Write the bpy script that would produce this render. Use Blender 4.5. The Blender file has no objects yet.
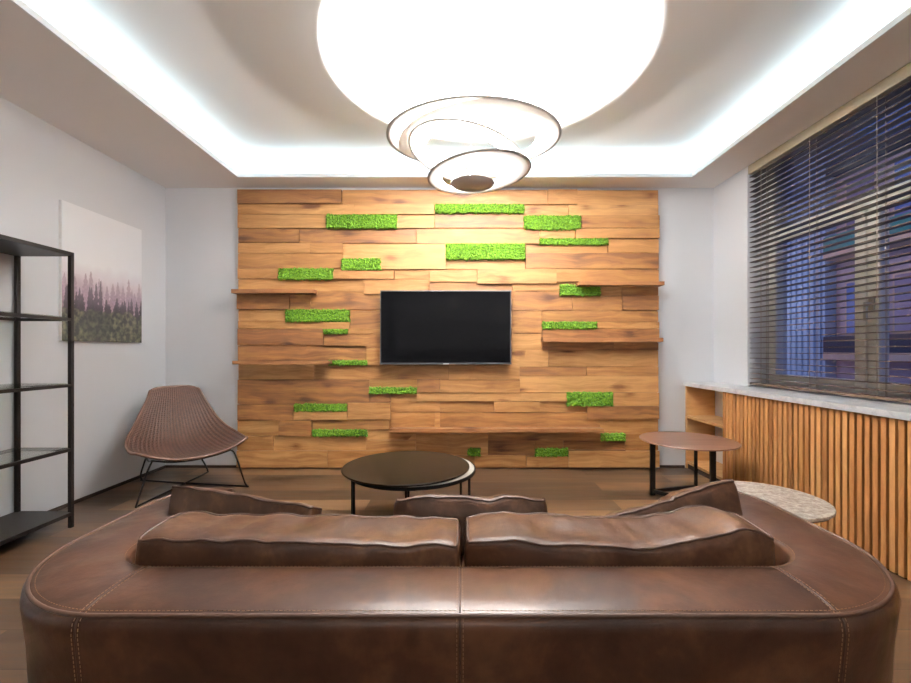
import bpy, bmesh, math, random
from mathutils import Vector, Matrix, noise
PI = math.pi
random.seed(7)
sc = bpy.context.scene
col = sc.collection

# ------------------------------------------------------------ camera, world, exposure
F = 425.0            # focal length in pixels of the 911 px wide frame
CX, CY, CZ = 460.0, 351.0, 1.05
cam = bpy.data.cameras.new('camera')
co = bpy.data.objects.new('camera', cam); col.objects.link(co)
co.location = (0, 0, CZ); co.rotation_euler = (PI/2, 0, 0)
cam.sensor_fit = 'HORIZONTAL'; cam.sensor_width = 36; cam.lens = 36*F/911
cam.shift_x = -(CX-455.5)/911; cam.shift_y = (CY-341.5)/911
cam.clip_start = 0.02
sc.camera = co

W = bpy.data.worlds.new('dusk_sky'); sc.world = W; W.use_nodes = True
bg = W.node_tree.nodes['Background']; bg.inputs[0].default_value = (0.05, 0.12, 0.45, 1); bg.inputs[1].default_value = .5

sc.view_settings.view_transform = 'Standard'; sc.view_settings.look = 'None'
sc.view_settings.gamma = 1; sc.view_settings.use_curve_mapping = False
sc.view_settings.exposure = 0.38
sc.cycles.use_denoising = True
sc.cycles.max_bounces = 14; sc.cycles.diffuse_bounces = 8
sc.cycles.sample_clamp_indirect = 12
sc.cycles.caustics_reflective = False; sc.cycles.caustics_refractive = False

# room numbers
XL, XR, YB, YN = -2.655, 2.286, 3.83, -3.2
ZS, ZC = 2.52, 2.70           # soffit underside, tray ceiling
TX0, TX1, TY0, TY1 = -1.876, 1.96, -1.2, 3.59   # tray opening

def area(name, loc, rot, sx, sy, power, color, spread=PI):
    l = bpy.data.lights.new(name, 'AREA'); l.shape = 'RECTANGLE'; l.size = sx; l.size_y = sy
    l.energy = power; l.color = color; l.spread = spread
    o = bpy.data.objects.new(name, l); o.location = loc; o.rotation_euler = rot; col.objects.link(o); return o
LED = (0.70, 0.92, 1.0); LP = 2.1
off = 0.07
area('cove_light', ((TX0+TX1)/2, TY1+off, 2.545), (PI, 0, 0), TX1-TX0+2*off, .03, LP*4.0, LED)
area('cove_light', ((TX0+TX1)/2, TY0-off, 2.545), (PI, 0, 0), TX1-TX0+2*off, .03, LP*4.0, LED)
area('cove_light', (TX0-off, (TY0+TY1)/2, 2.545), (PI, 0, 0), .03, TY1-TY0, LP*4.9, LED)
area('cove_light', (TX1+off, (TY0+TY1)/2, 2.545), (PI, 0, 0), .03, TY1-TY0, LP*4.9, LED)
PEND = (0.075, 2.33, 1.985)
pl = bpy.data.lights.new('pendant_light', 'SPOT'); pl.energy = 1750; pl.color = (1, .97, .94); pl.shadow_soft_size = .02; pl.spot_size = math.radians(124); pl.spot_blend = .5
po = bpy.data.objects.new('pendant_light', pl); po.location = PEND; po.rotation_euler = (PI, 0, 0); col.objects.link(po)
pb = bpy.data.lights.new('pendant_spill_light', 'POINT'); pb.energy = 34; pb.color = (1, .97, .94); pb.shadow_soft_size = .02
po = bpy.data.objects.new('pendant_spill_light', pb); po.location = PEND; col.objects.link(po)
for (x, y, z, e, c_) in ((9.0, 12.0, 5.0, 110, (.85, .78, .95)), (9.0, 15.5, 2.5, 120, (.85, .80, 1)), (9.3, 9.6, 1.5, 45, (.55, .70, 1)), (9.0, 13.0, -2.5, 60, (.9, .75, .9))):
    l = bpy.data.lights.new('facade_fill_light', 'POINT'); l.energy = e; l.color = c_; l.shadow_soft_size = .15  # added points that brighten the facades, no lamps stand there
    o = bpy.data.objects.new('facade_fill_light', l); o.location = (x, y, z); col.objects.link(o)
area('rear_fill_light', (0.1, YN+.25, 1.75), (PI/2, 0, 0), 3.2, 1.3, 34, (1, .93, .86))  # unseen area light added behind the camera to even out the room
# two globe lamps of the room part behind the viewer (their reflections show in the television)
GLOBES = [(-0.10, -0.9, 1.98), (0.75, -0.5, 1.80)]
for g in GLOBES:
    l = bpy.data.lights.new('globe_lamp_light', 'POINT'); l.energy = 3; l.color = (1, .87, .72); l.shadow_soft_size = .09
    o = bpy.data.objects.new('globe_lamp_light', l); o.location = g; col.objects.link(o)

# ------------------------------------------------------------ materials
def new_mat(name):
    m = bpy.data.materials.new(name); m.use_nodes = True
    nt = m.node_tree; b = nt.nodes['Principled BSDF']
    return m, nt, b
def N(nt, t, **kw):
    n = nt.nodes.new(t)
    for k, v in kw.items():
        if k.startswith('i_'):
            key = k[2:]; key = int(key) if key.isdigit() else key.replace('_', ' ')
            n.inputs[key].default_value = v
        else: setattr(n, k, v)
    return n
def ramp(nt, stops, fac=None):
    r = nt.nodes.new('ShaderNodeValToRGB'); e = r.color_ramp.elements
    while len(e) < len(stops): e.new(.5)
    for i, (p, c) in enumerate(stops):
        e[i].position = p; e[i].color = tuple(c)+(1,) if len(c) == 3 else c
    if fac is not None: nt.links.new(fac, r.inputs[0])
    return r
def s2l(*c):
    return tuple(((x/255)/12.92 if x/255 <= .04045 else ((x/255+.055)/1.055)**2.4) for x in c)
def math_(nt, op, a, b=None, c=None):
    n = nt.nodes.new('ShaderNodeMath'); n.operation = op
    for i, v in enumerate((a, b, c)):
        if v is None: continue
        if isinstance(v, (int, float)): n.inputs[i].default_value = v
        else: nt.links.new(v, n.inputs[i])
    return n.outputs[0]
def mixc(nt, mode, fac, a, b):
    n = nt.nodes.new('ShaderNodeMix'); n.data_type = 'RGBA'; n.blend_type = mode
    for key, v in ((0, fac), (6, a), (7, b)):
        if isinstance(v, (int, float)): n.inputs[key].default_value = v
        elif isinstance(v, tuple): n.inputs[key].default_value = v if len(v) == 4 else v+(1,)
        else: nt.links.new(v, n.inputs[key])
    return n.outputs[2]
def mapping(nt, src, scale, loc=(0, 0, 0)):
    m = nt.nodes.new('ShaderNodeMapping'); m.inputs['Scale'].default_value = scale; m.inputs['Location'].default_value = loc
    nt.links.new(src, m.inputs[0]); return m.outputs[0]
def bump(nt, b, h, strength, dist):
    n = nt.nodes.new('ShaderNodeBump'); n.inputs['Strength'].default_value = strength; n.inputs['Distance'].default_value = dist
    nt.links.new(h, n.inputs['Height']); nt.links.new(n.outputs[0], b.inputs['Normal']); return n

def plain(name, rgb, rough=.5, metal=0, nscale=40, var=.06, bmp=.0, coat=0):
    m, nt, b = new_mat(name)
    tc = N(nt, 'ShaderNodeTexCoord')
    nz = N(nt, 'ShaderNodeTexNoise', i_Scale=nscale, i_Detail=4.0)
    nt.links.new(tc.outputs['Object'], nz.inputs['Vector'])
    r = ramp(nt, [(.3, tuple(c*(1-var) for c in rgb)), (.7, tuple(min(1, c*(1+var)) for c in rgb))], nz.outputs['Fac'])
    nt.links.new(r.outputs[0], b.inputs['Base Color'])
    b.inputs['Roughness'].default_value = rough; b.inputs['Metallic'].default_value = metal
    if coat: b.inputs['Coat Weight'].default_value = coat
    if bmp: bump(nt, b, nz.outputs['Fac'], bmp, .002)
    return m

M = {}
M['wall'] = plain('wall_paint', (.72, .735, .765), .85, nscale=200, var=.01, bmp=.05)
M['soffit'] = plain('soffit_paint', (.84, .81, .79), .9, nscale=200, var=.01)
M['ceiling'] = plain('ceiling_paint', (.85, .86, .87), .9, nscale=200, var=.01)
M['lip'] = plain('cove_lip_paint', (.82, .84, .85), .8, var=.01)
M['black_metal'] = plain('black_powder_coat', (.012, .009, .008), .45, nscale=150, var=.15)
M['black_steel'] = plain('black_steel', (.008, .0075, .007), .4, nscale=150, var=.15)
M['white_frame'] = plain('window_frame_paint', (.90, .88, .84), .45, var=.02)
M['headrail'] = plain('headrail_beige', (.42, .37, .27), .6, var=.04)
M['pendant'] = plain('pendant_white', (.82, .80, .77), .55, var=.01)
M['cord'] = plain('blind_cord', (.40, .33, .27), .8)
M['tv_frame'] = plain('tv_bezel', (.05, .05, .052), .35, var=.1)
M['tv_screen'] = plain('tv_screen', (.003, .003, .0035), .09, var=.02)
M['tv_screen'].node_tree.nodes['Principled BSDF'].inputs['Specular IOR Level'].default_value = .22
M['tv_screen'].node_tree.nodes['Principled BSDF'].inputs['Specular IOR Level'].default_value = .02
M['badge'] = plain('silver_badge', (.6, .6, .6), .3, metal=1)
M['chrome'] = plain('brushed_handle', (.45, .44, .42), .3, metal=1)
M['piping'] = plain('leather_piping', s2l(62, 38, 24), .5, nscale=80, var=.2)
M['rim_leather'] = plain('rim_leather', s2l(72, 47, 32), .5, nscale=60, var=.2)
M['stitch'] = plain('tan_stitching', s2l(136, 106, 80), .7, nscale=300, var=.25)
M['cream'] = plain('cream_table_top', (.74, .70, .62), .35, var=.03)
M['bronze_top'] = plain('bronze_black_table_top', (.015, .010, .006), .33, nscale=6, var=.12)
M['dark_gap'] = plain('dark_recess_board', (.028, .015, .008), .8, var=.1)
M['concrete'] = plain('street_paving', (.10, .10, .12), .9, nscale=2, var=.2)

for k_, v_ in (('black_metal', .2), ('bronze_top', .10), ('black_steel', .25)):
    M[k_].node_tree.nodes['Principled BSDF'].inputs['Specular IOR Level'].default_value = v_
def m_glass(name, tint, refl=.06):
    m, nt, b = new_mat(name); nt.nodes.remove(b)
    out = nt.nodes['Material Output']
    t = N(nt, 'ShaderNodeBsdfTransparent'); t.inputs[0].default_value = tint+(1,)
    g = N(nt, 'ShaderNodeBsdfGlossy'); g.inputs['Roughness'].default_value = .01
    fr = N(nt, 'ShaderNodeLayerWeight'); fr.inputs[0].default_value = .5
    mx = N(nt, 'ShaderNodeMixShader')
    nt.links.new(math_(nt, 'ADD', math_(nt, 'MULTIPLY', math_(nt, 'POWER', fr.outputs['Facing'], 4.0), .7), .035), mx.inputs[0]); nt.links.new(t.outputs[0], mx.inputs[1]); nt.links.new(g.outputs[0], mx.inputs[2])
    nt.links.new(mx.outputs[0], out.inputs[0]); return m
M['glass'] = m_glass('window_glass', (.94, .96, .98))
M['shelf_glass'] = m_glass('shelf_glass', (.90, .94, .92))

def m_plankwood(name, light, mid, dark, knots=True, along='X', rough=.55, tonevar=.5):
    """timber that differs per board through the face attributes tone and shift"""
    m, nt, b = new_mat(name)
    tc = N(nt, 'ShaderNodeTexCoord'); at = N(nt, 'ShaderNodeAttribute', attribute_name='shift'); tn = N(nt, 'ShaderNodeAttribute', attribute_name='tone')
    add = N(nt, 'ShaderNodeVectorMath', operation='ADD')
    nt.links.new(tc.outputs['Object'], add.inputs[0]); nt.links.new(at.outputs['Vector'], add.inputs[1])
    v = add.outputs[0]
    g = {'X': (1.6, 30, 30), 'Z': (38, 38, 2.0), 'Y': (38, 2, 38)}[along]
    k = {'X': (1.9, 1.0, 7.0), 'Z': (7, 7, 1.2), 'Y': (7, 1.2, 7)}[along]
    warp = N(nt, 'ShaderNodeTexNoise', i_Scale=2.2, i_Detail=2.0); nt.links.new(v, warp.inputs['Vector'])
    wv = N(nt, 'ShaderNodeVectorMath', operation='MULTIPLY_ADD'); nt.links.new(warp.outputs['Color'], wv.inputs[0])
    wv.inputs[1].default_value = (.12, .12, .12); nt.links.new(v, wv.inputs[2])
    fine = N(nt, 'ShaderNodeTexNoise', i_Scale=1.0, i_Detail=5.0, i_Roughness=.6); nt.links.new(mapping(nt, wv.outputs[0], g), fine.inputs['Vector'])
    broad = N(nt, 'ShaderNodeTexNoise', i_Scale=1.0, i_Detail=3.0); nt.links.new(mapping(nt, wv.outputs[0], tuple(x*.22 for x in g)), broad.inputs['Vector'])
    f = math_(nt, 'ADD', math_(nt, 'MULTIPLY', fine.outputs['Fac'], .65), math_(nt, 'MULTIPLY', broad.outputs['Fac'], .35))
    f = math_(nt, 'ADD', f, math_(nt, 'MULTIPLY', math_(nt, 'SUBTRACT', tn.outputs['Fac'], .5), tonevar))
    r = ramp(nt, [(.27, dark), (.5, mid), (.72, light)], f)
    c = r.outputs[0]
    if knots:
        sp_ = N(nt, 'ShaderNodeSeparateXYZ'); nt.links.new(wv.outputs[0], sp_.inputs[0]); cb_ = N(nt, 'ShaderNodeCombineXYZ')
        nt.links.new(sp_.outputs[0], cb_.inputs[0]); nt.links.new(sp_.outputs[2], cb_.inputs[1])
        vo = N(nt, 'ShaderNodeTexVoronoi', voronoi_dimensions='2D', feature='F1', i_Scale=1.0, i_Randomness=1.0); nt.links.new(mapping(nt, cb_.outputs[0], (2.3, 5.2, 1)), vo.inputs['Vector'])
        wn = N(nt, 'ShaderNodeTexWhiteNoise'); nt.links.new(vo.outputs['Position'], wn.inputs['Vector'])
        has = math_(nt, 'GREATER_THAN', wn.outputs['Value'], .56)
        d = math_(nt, 'ADD', vo.outputs['Distance'], math_(nt, 'MULTIPLY', math_(nt, 'SUBTRACT', fine.outputs['Fac'], .5), .42))
        kr = ramp(nt, [(.05, (1, 1, 1)), (.11, (.65, .65, .65)), (.17, (.30, .30, .30)), (.32, (0, 0, 0))], d)
        c = mixc(nt, 'MULTIPLY', math_(nt, 'MULTIPLY', kr.outputs[0], has), c, (.34, .22, .13))
    nt.links.new(c, b.inputs['Base Color'])
    b.inputs['Roughness'].default_value = rough
    bump(nt, b, f, .25, .003)
    return m
M['cladding'] = m_plankwood('oiled_pine_boards', s2l(200, 152, 96), s2l(162, 113, 63), s2l(108, 67, 35), tonevar=.34)
M['cladshelf'] = m_plankwood('oiled_pine_shelf', s2l(176, 124, 76), s2l(142, 94, 54), s2l(100, 62, 35), tonevar=.3)
M['slatwood'] = m_plankwood('oak_slats', s2l(208, 154, 96), s2l(174, 119, 68), s2l(130, 80, 40), knots=False, along='Z', tonevar=.38)
M['niche'] = m_plankwood('oak_veneer', s2l(208, 166, 114), s2l(194, 150, 98), s2l(170, 124, 78), knots=False, along='X', tonevar=.2)
M['blind'] = m_plankwood('walnut_blind_slats', s2l(96, 78, 66), s2l(72, 56, 46), s2l(50, 38, 31), knots=False, along='Y', rough=.38, tonevar=.2)
M['table_top'] = m_plankwood('walnut_leather_top', s2l(142, 108, 92), s2l(122, 88, 72), s2l(100, 68, 54), knots=False, along='X', rough=.33, tonevar=.1)

def m_floor():
    m, nt, b = new_mat('oak_floorboards')
    tc = N(nt, 'ShaderNodeTexCoord')
    br = N(nt, 'ShaderNodeTexBrick', offset=.37, offset_frequency=2, squash=1.0)
    br.inputs['Scale'].default_value = 1; br.inputs['Brick Width'].default_value = 1.7; br.inputs['Row Height'].default_value = .2
    br.inputs['Mortar Size'].default_value = .0016; br.inputs['Mortar Smooth'].default_value = .3
    br.inputs['Color1'].default_value = (0, 0, 0, 1); br.inputs['Color2'].default_value = (1, 1, 1, 1); br.inputs['Mortar'].default_value = (.4, .4, .4, 1)
    nt.links.new(tc.outputs['Object'], br.inputs['Vector'])
    sep = N(nt, 'ShaderNodeSeparateColor'); nt.links.new(br.outputs['Color'], sep.inputs[0])
    vm = N(nt, 'ShaderNodeVectorMath', operation='MULTIPLY_ADD'); nt.links.new(br.outputs['Color'], vm.inputs[0])
    vm.inputs[1].default_value = (7, 3, 5); nt.links.new(tc.outputs['Object'], vm.inputs[2])
    fine = N(nt, 'ShaderNodeTexNoise', i_Scale=1.0, i_Detail=6.0, i_Roughness=.65, i_Distortion=.6); nt.links.new(mapping(nt, vm.outputs[0], (2.4, 34, 1)), fine.inputs['Vector'])
    cat = N(nt, 'ShaderNodeTexNoise', i_Scale=1.0, i_Detail=2.0, i_Distortion=1.5); nt.links.new(mapping(nt, vm.outputs[0], (.9, 6, 1)), cat.inputs['Vector'])
    f = math_(nt, 'ADD', math_(nt, 'MULTIPLY', fine.outputs['Fac'], .5), math_(nt, 'MULTIPLY', cat.outputs['Fac'], .5))
    f = math_(nt, 'ADD', f, math_(nt, 'MULTIPLY', math_(nt, 'SUBTRACT', sep.outputs[0], .5), .42))
    r = ramp(nt, [(.26, s2l(56, 40, 27)), (.5, s2l(86, 63, 43)), (.72, s2l(120, 91, 63))], f)
    c = mixc(nt, 'MULTIPLY', br.outputs['Fac'], r.outputs[0], (.3, .25, .22))
    nt.links.new(c, b.inputs['Base Color'])
    rr = ramp(nt, [(.3, (.36,)*3), (.7, (.5,)*3)], fine.outputs['Fac']); nt.links.new(rr.outputs[0], b.inputs['Roughness'])
    h = math_(nt, 'SUBTRACT', math_(nt, 'MULTIPLY', fine.outputs['Fac'], .4), br.outputs['Fac'])
    bump(nt, b, h, .35, .002)
    return m
M['floor'] = m_floor()

def m_leather(name, dark, mid, light, rough=.40, nsc=3.2):
    m, nt, b = new_mat(name)
    tc = N(nt, 'ShaderNodeTexCoord')
    big = N(nt, 'ShaderNodeTexNoise', i_Scale=nsc, i_Detail=5.0, i_Roughness=.6, i_Distortion=.8); nt.links.new(tc.outputs['Object'], big.inputs['Vector'])
    sm = N(nt, 'ShaderNodeTexNoise', i_Scale=nsc*9, i_Detail=4.0); nt.links.new(tc.outputs['Object'], sm.inputs['Vector'])
    f = math_(nt, 'ADD', math_(nt, 'MULTIPLY', big.outputs['Fac'], .75), math_(nt, 'MULTIPLY', sm.outputs['Fac'], .25))
    r = ramp(nt, [(.32, dark), (.5, mid), (.66, light)], f)
    nt.links.new(r.outputs[0], b.inputs['Base Color'])
    rr = ramp(nt, [(.35, (rough+.12,)*3), (.65, (rough-.06,)*3)], big.outputs['Fac']); nt.links.new(rr.outputs[0], b.inputs['Roughness'])
    b.inputs['Specular IOR Level'].default_value = .24
    pore = N(nt, 'ShaderNodeTexVoronoi', i_Scale=420.0); nt.links.new(tc.outputs['Object'], pore.inputs['Vector'])
    h = math_(nt, 'ADD', math_(nt, 'MULTIPLY', pore.outputs['Distance'], .12), math_(nt, 'MULTIPLY', sm.outputs['Fac'], 1.0))
    bump(nt, b, h, .22, .004)
    return m
M['leather'] = m_leather('brown_aniline_leather', s2l(42, 24, 15), s2l(60, 37, 25), s2l(84, 55, 38), .34)
M['leather_worn'] = m_leather('worn_brown_leather', s2l(50, 30, 19), s2l(70, 45, 30), s2l(100, 70, 49), .36, 5.0)

def m_stone():
    m, nt, b = new_mat('grey_brown_stone')
    tc = N(nt, 'ShaderNodeTexCoord')
    a = N(nt, 'ShaderNodeTexNoise', i_Scale=42.0, i_Detail=8.0, i_Roughness=.75, i_Distortion=.3); nt.links.new(tc.outputs['Object'], a.inputs['Vector'])
    r = ramp(nt, [(.33, s2l(112, 98, 86)), (.5, s2l(160, 148, 136)), (.62, s2l(196, 188, 178))], a.outputs['Fac'])
    nt.links.new(r.outputs[0], b.inputs['Base Color']); b.inputs['Roughness'].default_value = .5
    return m
M['stone'] = m_stone()
def m_marble():
    m, nt, b = new_mat('pale_grey_marble')
    tc = N(nt, 'ShaderNodeTexCoord')
    a = N(nt, 'ShaderNodeTexNoise', i_Scale=7.0, i_Detail=8.0, i_Roughness=.7, i_Distortion=1.6); nt.links.new(tc.outputs['Object'], a.inputs['Vector'])
    r = ramp(nt, [(.32, (.50, .52, .56)), (.47, (.68, .70, .73)), (.65, (.78, .79, .81))], a.outputs['Fac'])
    nt.links.new(r.outputs[0], b.inputs['Base Color']); b.inputs['Roughness'].default_value = .35
    return m
M['marble'] = m_marble()
def m_moss():
    m, nt, b = new_mat('preserved_green_moss')
    tc = N(nt, 'ShaderNodeTexCoord')
    a = N(nt, 'ShaderNodeTexNoise', i_Scale=70.0, i_Detail=4.0, i_Roughness=.7); nt.links.new(tc.outputs['Object'], a.inputs['Vector'])
    r = ramp(nt, [(.34, s2l(34, 66, 4)), (.5, s2l(84, 128, 12)), (.66, s2l(130, 168, 32))], a.outputs['Fac'])
    nt.links.new(r.outputs[0], b.inputs['Base Color']); b.inputs['Roughness'].default_value = .8
    b.inputs['Subsurface Weight'].default_value = 0.0
    bump(nt, b, a.outputs['Fac'], .6, .006)
    return m
M['moss'] = m_moss()
def m_wicker():
    m, nt, b = new_mat('brown_woven_wicker')
    uv = N(nt, 'ShaderNodeUVMap')
    w1 = N(nt, 'ShaderNodeTexWave', wave_type='BANDS', bands_direction='X', i_Scale=1.0, i_Distortion=.15); w1.inputs['Detail'].default_value = 1
    nt.links.new(mapping(nt, uv.outputs[0], (8, 0.01, 1)), w1.inputs['Vector'])
    br = N(nt, 'ShaderNodeTexBrick', offset=.5); br.inputs['Scale'].default_value = 1; br.inputs['Brick Width'].default_value = 1/34; br.inputs['Row Height'].default_value = 1/62
    br.inputs['Mortar Size'].default_value = .0022; br.inputs['Mortar Smooth'].default_value = .9
    br.inputs['Color1'].default_value = s2l(98, 65, 48)+(1,); br.inputs['Color2'].default_value = s2l(78, 51, 37)+(1,); br.inputs['Mortar'].default_value = s2l(48, 28, 20)+(1,)
    nt.links.new(uv.outputs[0], br.inputs['Vector'])
    c = mixc(nt, 'MULTIPLY', math_(nt, 'MULTIPLY', math_(nt, 'SUBTRACT', 1.0, w1.outputs['Fac']), .85), br.outputs['Color'], (.42, .32, .27))
    nt.links.new(c, b.inputs['Base Color']); b.inputs['Roughness'].default_value = .5
    h = math_(nt, 'SUBTRACT', w1.outputs['Fac'], br.outputs['Fac'])
    bump(nt, b, h, .7, .004)
    return m
M['wicker'] = m_wicker()
M['wicker_rim'] = plain('wicker_rim', s2l(82, 54, 38), .5, nscale=130, var=.35, bmp=.6)
def m_print():
    m, nt, b = new_mat('printed_canvas')
    a = N(nt, 'ShaderNodeVertexColor', layer_name='ink'); nt.links.new(a.outputs['Color'], b.inputs['Base Color'])
    b.inputs['Roughness'].default_value = .75
    return m
M['print'] = m_print()
M['canvas_side'] = plain('canvas_edge', (.85, .85, .86), .8)
def m_emit(name, rgb, st):
    m, nt, b = new_mat(name)
    b.inputs['Base Color'].default_value = (.05, .05, .06, 1); b.inputs['Emission Color'].default_value = rgb+(1,); b.inputs['Emission Strength'].default_value = st
    return m

# ------------------------------------------------------------ mesh helpers
class MB:
    def __init__(s): s.v = []; s.f = []; s.t = []; s.o = []; s.sm = []; s.uv = None
    def face(s, idx, tone=.5, shift=(0, 0, 0), smooth=False):
        s.f.append(idx); s.t.append(tone); s.o.append(shift); s.sm.append(smooth)
    def box(s, x0, y0, z0, x1, y1, z1, tone=.5, shift=(0, 0, 0), bev=0):
        if x0 > x1: x0, x1 = x1, x0
        if y0 > y1: y0, y1 = y1, y0
        if z0 > z1: z0, z1 = z1, z0
        if bev <= 0:
            n = len(s.v)
            s.v += [(x, y, z) for z in (z0, z1) for y in (y0, y1) for x in (x0, x1)]
            for q in ((0, 2, 3, 1), (4, 5, 7, 6), (0, 1, 5, 4), (2, 6, 7, 3), (0, 4, 6, 2), (1, 3, 7, 5)): s.face([n+i for i in q], tone, shift)
            return
        b = bmesh.new(); bmesh.ops.create_cube(b, size=1)
        for v in b.verts: v.co = Vector(((x0+x1)/2+v.co.x*(x1-x0), (y0+y1)/2+v.co.y*(y1-y0), (z0+z1)/2+v.co.z*(z1-z0)))
        bmesh.ops.bevel(b, geom=b.edges[:], offset=bev, segments=2, affect='EDGES', profile=.6)
        s.addbm(b, tone, shift)
    def addbm(s, b, tone=.5, shift=(0, 0, 0), smooth=False):
        n = len(s.v); b.verts.index_update()
        s.v += [tuple(v.co) for v in b.verts]
        for f in b.faces: s.face([n+v.index for v in f.verts], tone, shift, smooth)
        b.free()
    def tube(s, pts, r, seg=8, closed=False, caps=True, smooth=True, tone=.5):
        pts = [Vector(p) for p in pts]; n = len(pts); base = len(s.v); up = None
        for i, p in enumerate(pts):
            if closed: d = pts[(i+1) % n]-pts[i-1]
            else: d = pts[min(i+1, n-1)]-pts[max(i-1, 0)]
            d = d.normalized() if d.length > 1e-9 else Vector((0, 0, 1))
            if up is None: up = d.orthogonal().normalized()
            up = (up-d*up.dot(d)); up = up.normalized() if up.length > 1e-6 else d.orthogonal().normalized()
            sd = d.cross(up); rr = r[i] if isinstance(r, (list, tuple)) else r
            for k in range(seg):
                a = 2*PI*k/seg; s.v.append(tuple(p+(up*math.cos(a)+sd*math.sin(a))*rr))
        for i in range(n if closed else n-1):
            for k in range(seg):
                a = base+i*seg+k; b = base+i*seg+(k+1) % seg; j = (i+1) % n
                s.face([a, b, base+j*seg+(k+1) % seg, base+j*seg+k], tone, (0, 0, 0), smooth)
        if caps and not closed:
            s.face([base+k for k in range(seg)][::-1]); s.face([base+(n-1)*seg+k for k in range(seg)])
    def lathe(s, prof, cx=0, cy=0, seg=64, smooth=False, tone=.5):
        """prof: (r, z) from the axis below round to the axis above"""
        base = len(s.v); m = len(prof)
        for r, z in prof:
            for k in range(seg):
                a = 2*PI*k/seg; s.v.append((cx+r*math.cos(a), cy+r*math.sin(a), z))
        for i in range(m-1):
            for k in range(seg):
                k2 = (k+1) % seg
                s.face([base+i*seg+k, base+i*seg+k2, base+(i+1)*seg+k2, base+(i+1)*seg+k], tone, (0, 0, 0), smooth)
        s.face([base+k for k in range(seg)][::-1]); s.face([base+(m-1)*seg+k for k in range(seg)])
    def build(s, name, mat, parent=None, loc=None, autosmooth=False):
        me = bpy.data.meshes.new(name); me.from_pydata(s.v, [], s.f); me.update()
        a = me.attributes.new('tone', 'FLOAT', 'FACE'); a.data.foreach_set('value', s.t)
        a = me.attributes.new('shift', 'FLOAT_VECTOR', 'FACE'); a.data.foreach_set('vector', [c for o in s.o for c in o])
        me.polygons.foreach_set('use_smooth', s.sm)
        if s.uv:
            ul = me.uv_layers.new(name='UVMap')
            for lp in me.loops: ul.data[lp.index].uv = s.uv[lp.vertex_index]
        me.materials.append(M[mat] if isinstance(mat, str) else mat)
        b = bmesh.new(); b.from_mesh(me); bmesh.ops.recalc_face_normals(b, faces=b.faces[:]); b.to_mesh(me); b.free()
        o = bpy.data.objects.new(name, me); col.objects.link(o)
        if parent is not None:
            o.parent = parent
            if loc is None: o.location = -Vector(parent.get('base', (0, 0, 0)))   # meshes are written in room coordinates
        if loc is not None: o.location = loc
        return o

def tag(o, label=None, cat=None, group=None, kind=None):
    if label: o['label'] = label
    if cat: o['category'] = cat
    if group: o['group'] = group
    if kind: o['kind'] = kind
    return o
def thing(name, label, cat, loc=(0, 0, 0), group=None, kind=None):
    o = bpy.data.objects.new(name, None); col.objects.link(o); o.location = loc; o['base'] = tuple(loc)
    o.empty_display_size = .1
    return tag(o, label, cat, group, kind)
def struct(name, mb, mat, parent=None):
    o = mb.build(name, mat, parent)
    if parent is None: o['kind'] = 'structure'
    return o
def boxobj(name, mat, x0, y0, z0, x1, y1, z1, parent=None, bev=0, **k):
    b = MB(); b.box(x0, y0, z0, x1, y1, z1, bev=bev, **k); return b.build(name, mat, parent)
def P(px, py, Y): return Vector(((px-CX)*Y/F, Y, CZ-(py-CY)*Y/F))
def spline(pts, n=8, closed=False):
    """Catmull-Rom through pts"""
    pts = [Vector(p) for p in pts]; m = len(pts); out = []
    for i in range(m if closed else m-1):
        if closed: a, b, c, d = pts[i-1], pts[i], pts[(i+1) % m], pts[(i+2) % m]
        else: a, b, c, d = pts[max(i-1, 0)], pts[i], pts[i+1], pts[min(i+2, m-1)]
        for k in range(n):
            t = k/n; t2 = t*t; t3 = t2*t
            out.append(.5*((2*b)+(c-a)*t+(2*a-5*b+4*c-d)*t2+(3*b-a-3*c+d)*t3))
    if not closed: out.append(pts[-1])
    return out

# ------------------------------------------------------------ the room
XW = 2.46                    # window plane
XE = 2.60
b = MB(); b.box(XL-.1, YN-.1, -.12, XE, YB+.1, 0); struct('floor', b, 'floor')
b = MB(); b.box(XL-.12, YN-.1, 0, XL, YB+.1, 2.85); struct('wall_left', b, 'wall')
b = MB(); b.box(XL, YB, 0, XE, YB+.12, 2.85); struct('wall_back', b, 'wall')
b = MB(); b.box(XL, YN-.12, 0, XE, YN, 2.85); struct('wall_rear', b, 'wall')
WY0, WY1, WZ0, WZ1 = .55, 3.38, .772, 2.52       # window opening
b = MB()
b.box(XR, WY1, 0, XE, YB, 2.85); b.box(XR, YN, 0, XE, WY0, 2.85)
b.box(XR, WY0, 0, XE, WY1, WZ0-.037); b.box(XR, WY0, WZ1, XE, WY1, 2.85)
struct('wall_right', b, 'wall')
b = MB(); b.box(XL, YN, ZC, XE, YB, 2.85); struct('ceiling', b, 'ceiling')
b = MB()      # dropped soffit round the tray, its underside
for q in ((XL, YN, TX0-.006, YB), (TX1+.006, YN, XR, YB), (TX0-.006, TY1+.006, TX1+.006, YB), (TX0-.006, YN, TX1+.006, TY0-.006)):
    b.box(q[0], q[1], ZS, q[2], q[3], ZS+.018)
struct('ceiling_soffit', b, 'soffit')
b = MB(); t = .012
b.box(TX0-t, TY0, ZS-.001, TX0, TY1, ZS+.03); b.box(TX1, TY0, ZS-.001, TX1+t, TY1, ZS+.03)
b.box(TX0-t, TY1, ZS-.001, TX1+t, TY1+t, ZS+.03); b.box(TX0-t, TY0-t, ZS-.001, TX1+t, TY0, ZS+.03)
struct('trim_1', b, 'lip')
b = MB(); b.box(XL, YN, 0, XL+.012, YB, .022); struct('baseboard_left', b, 'dark_gap')
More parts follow.
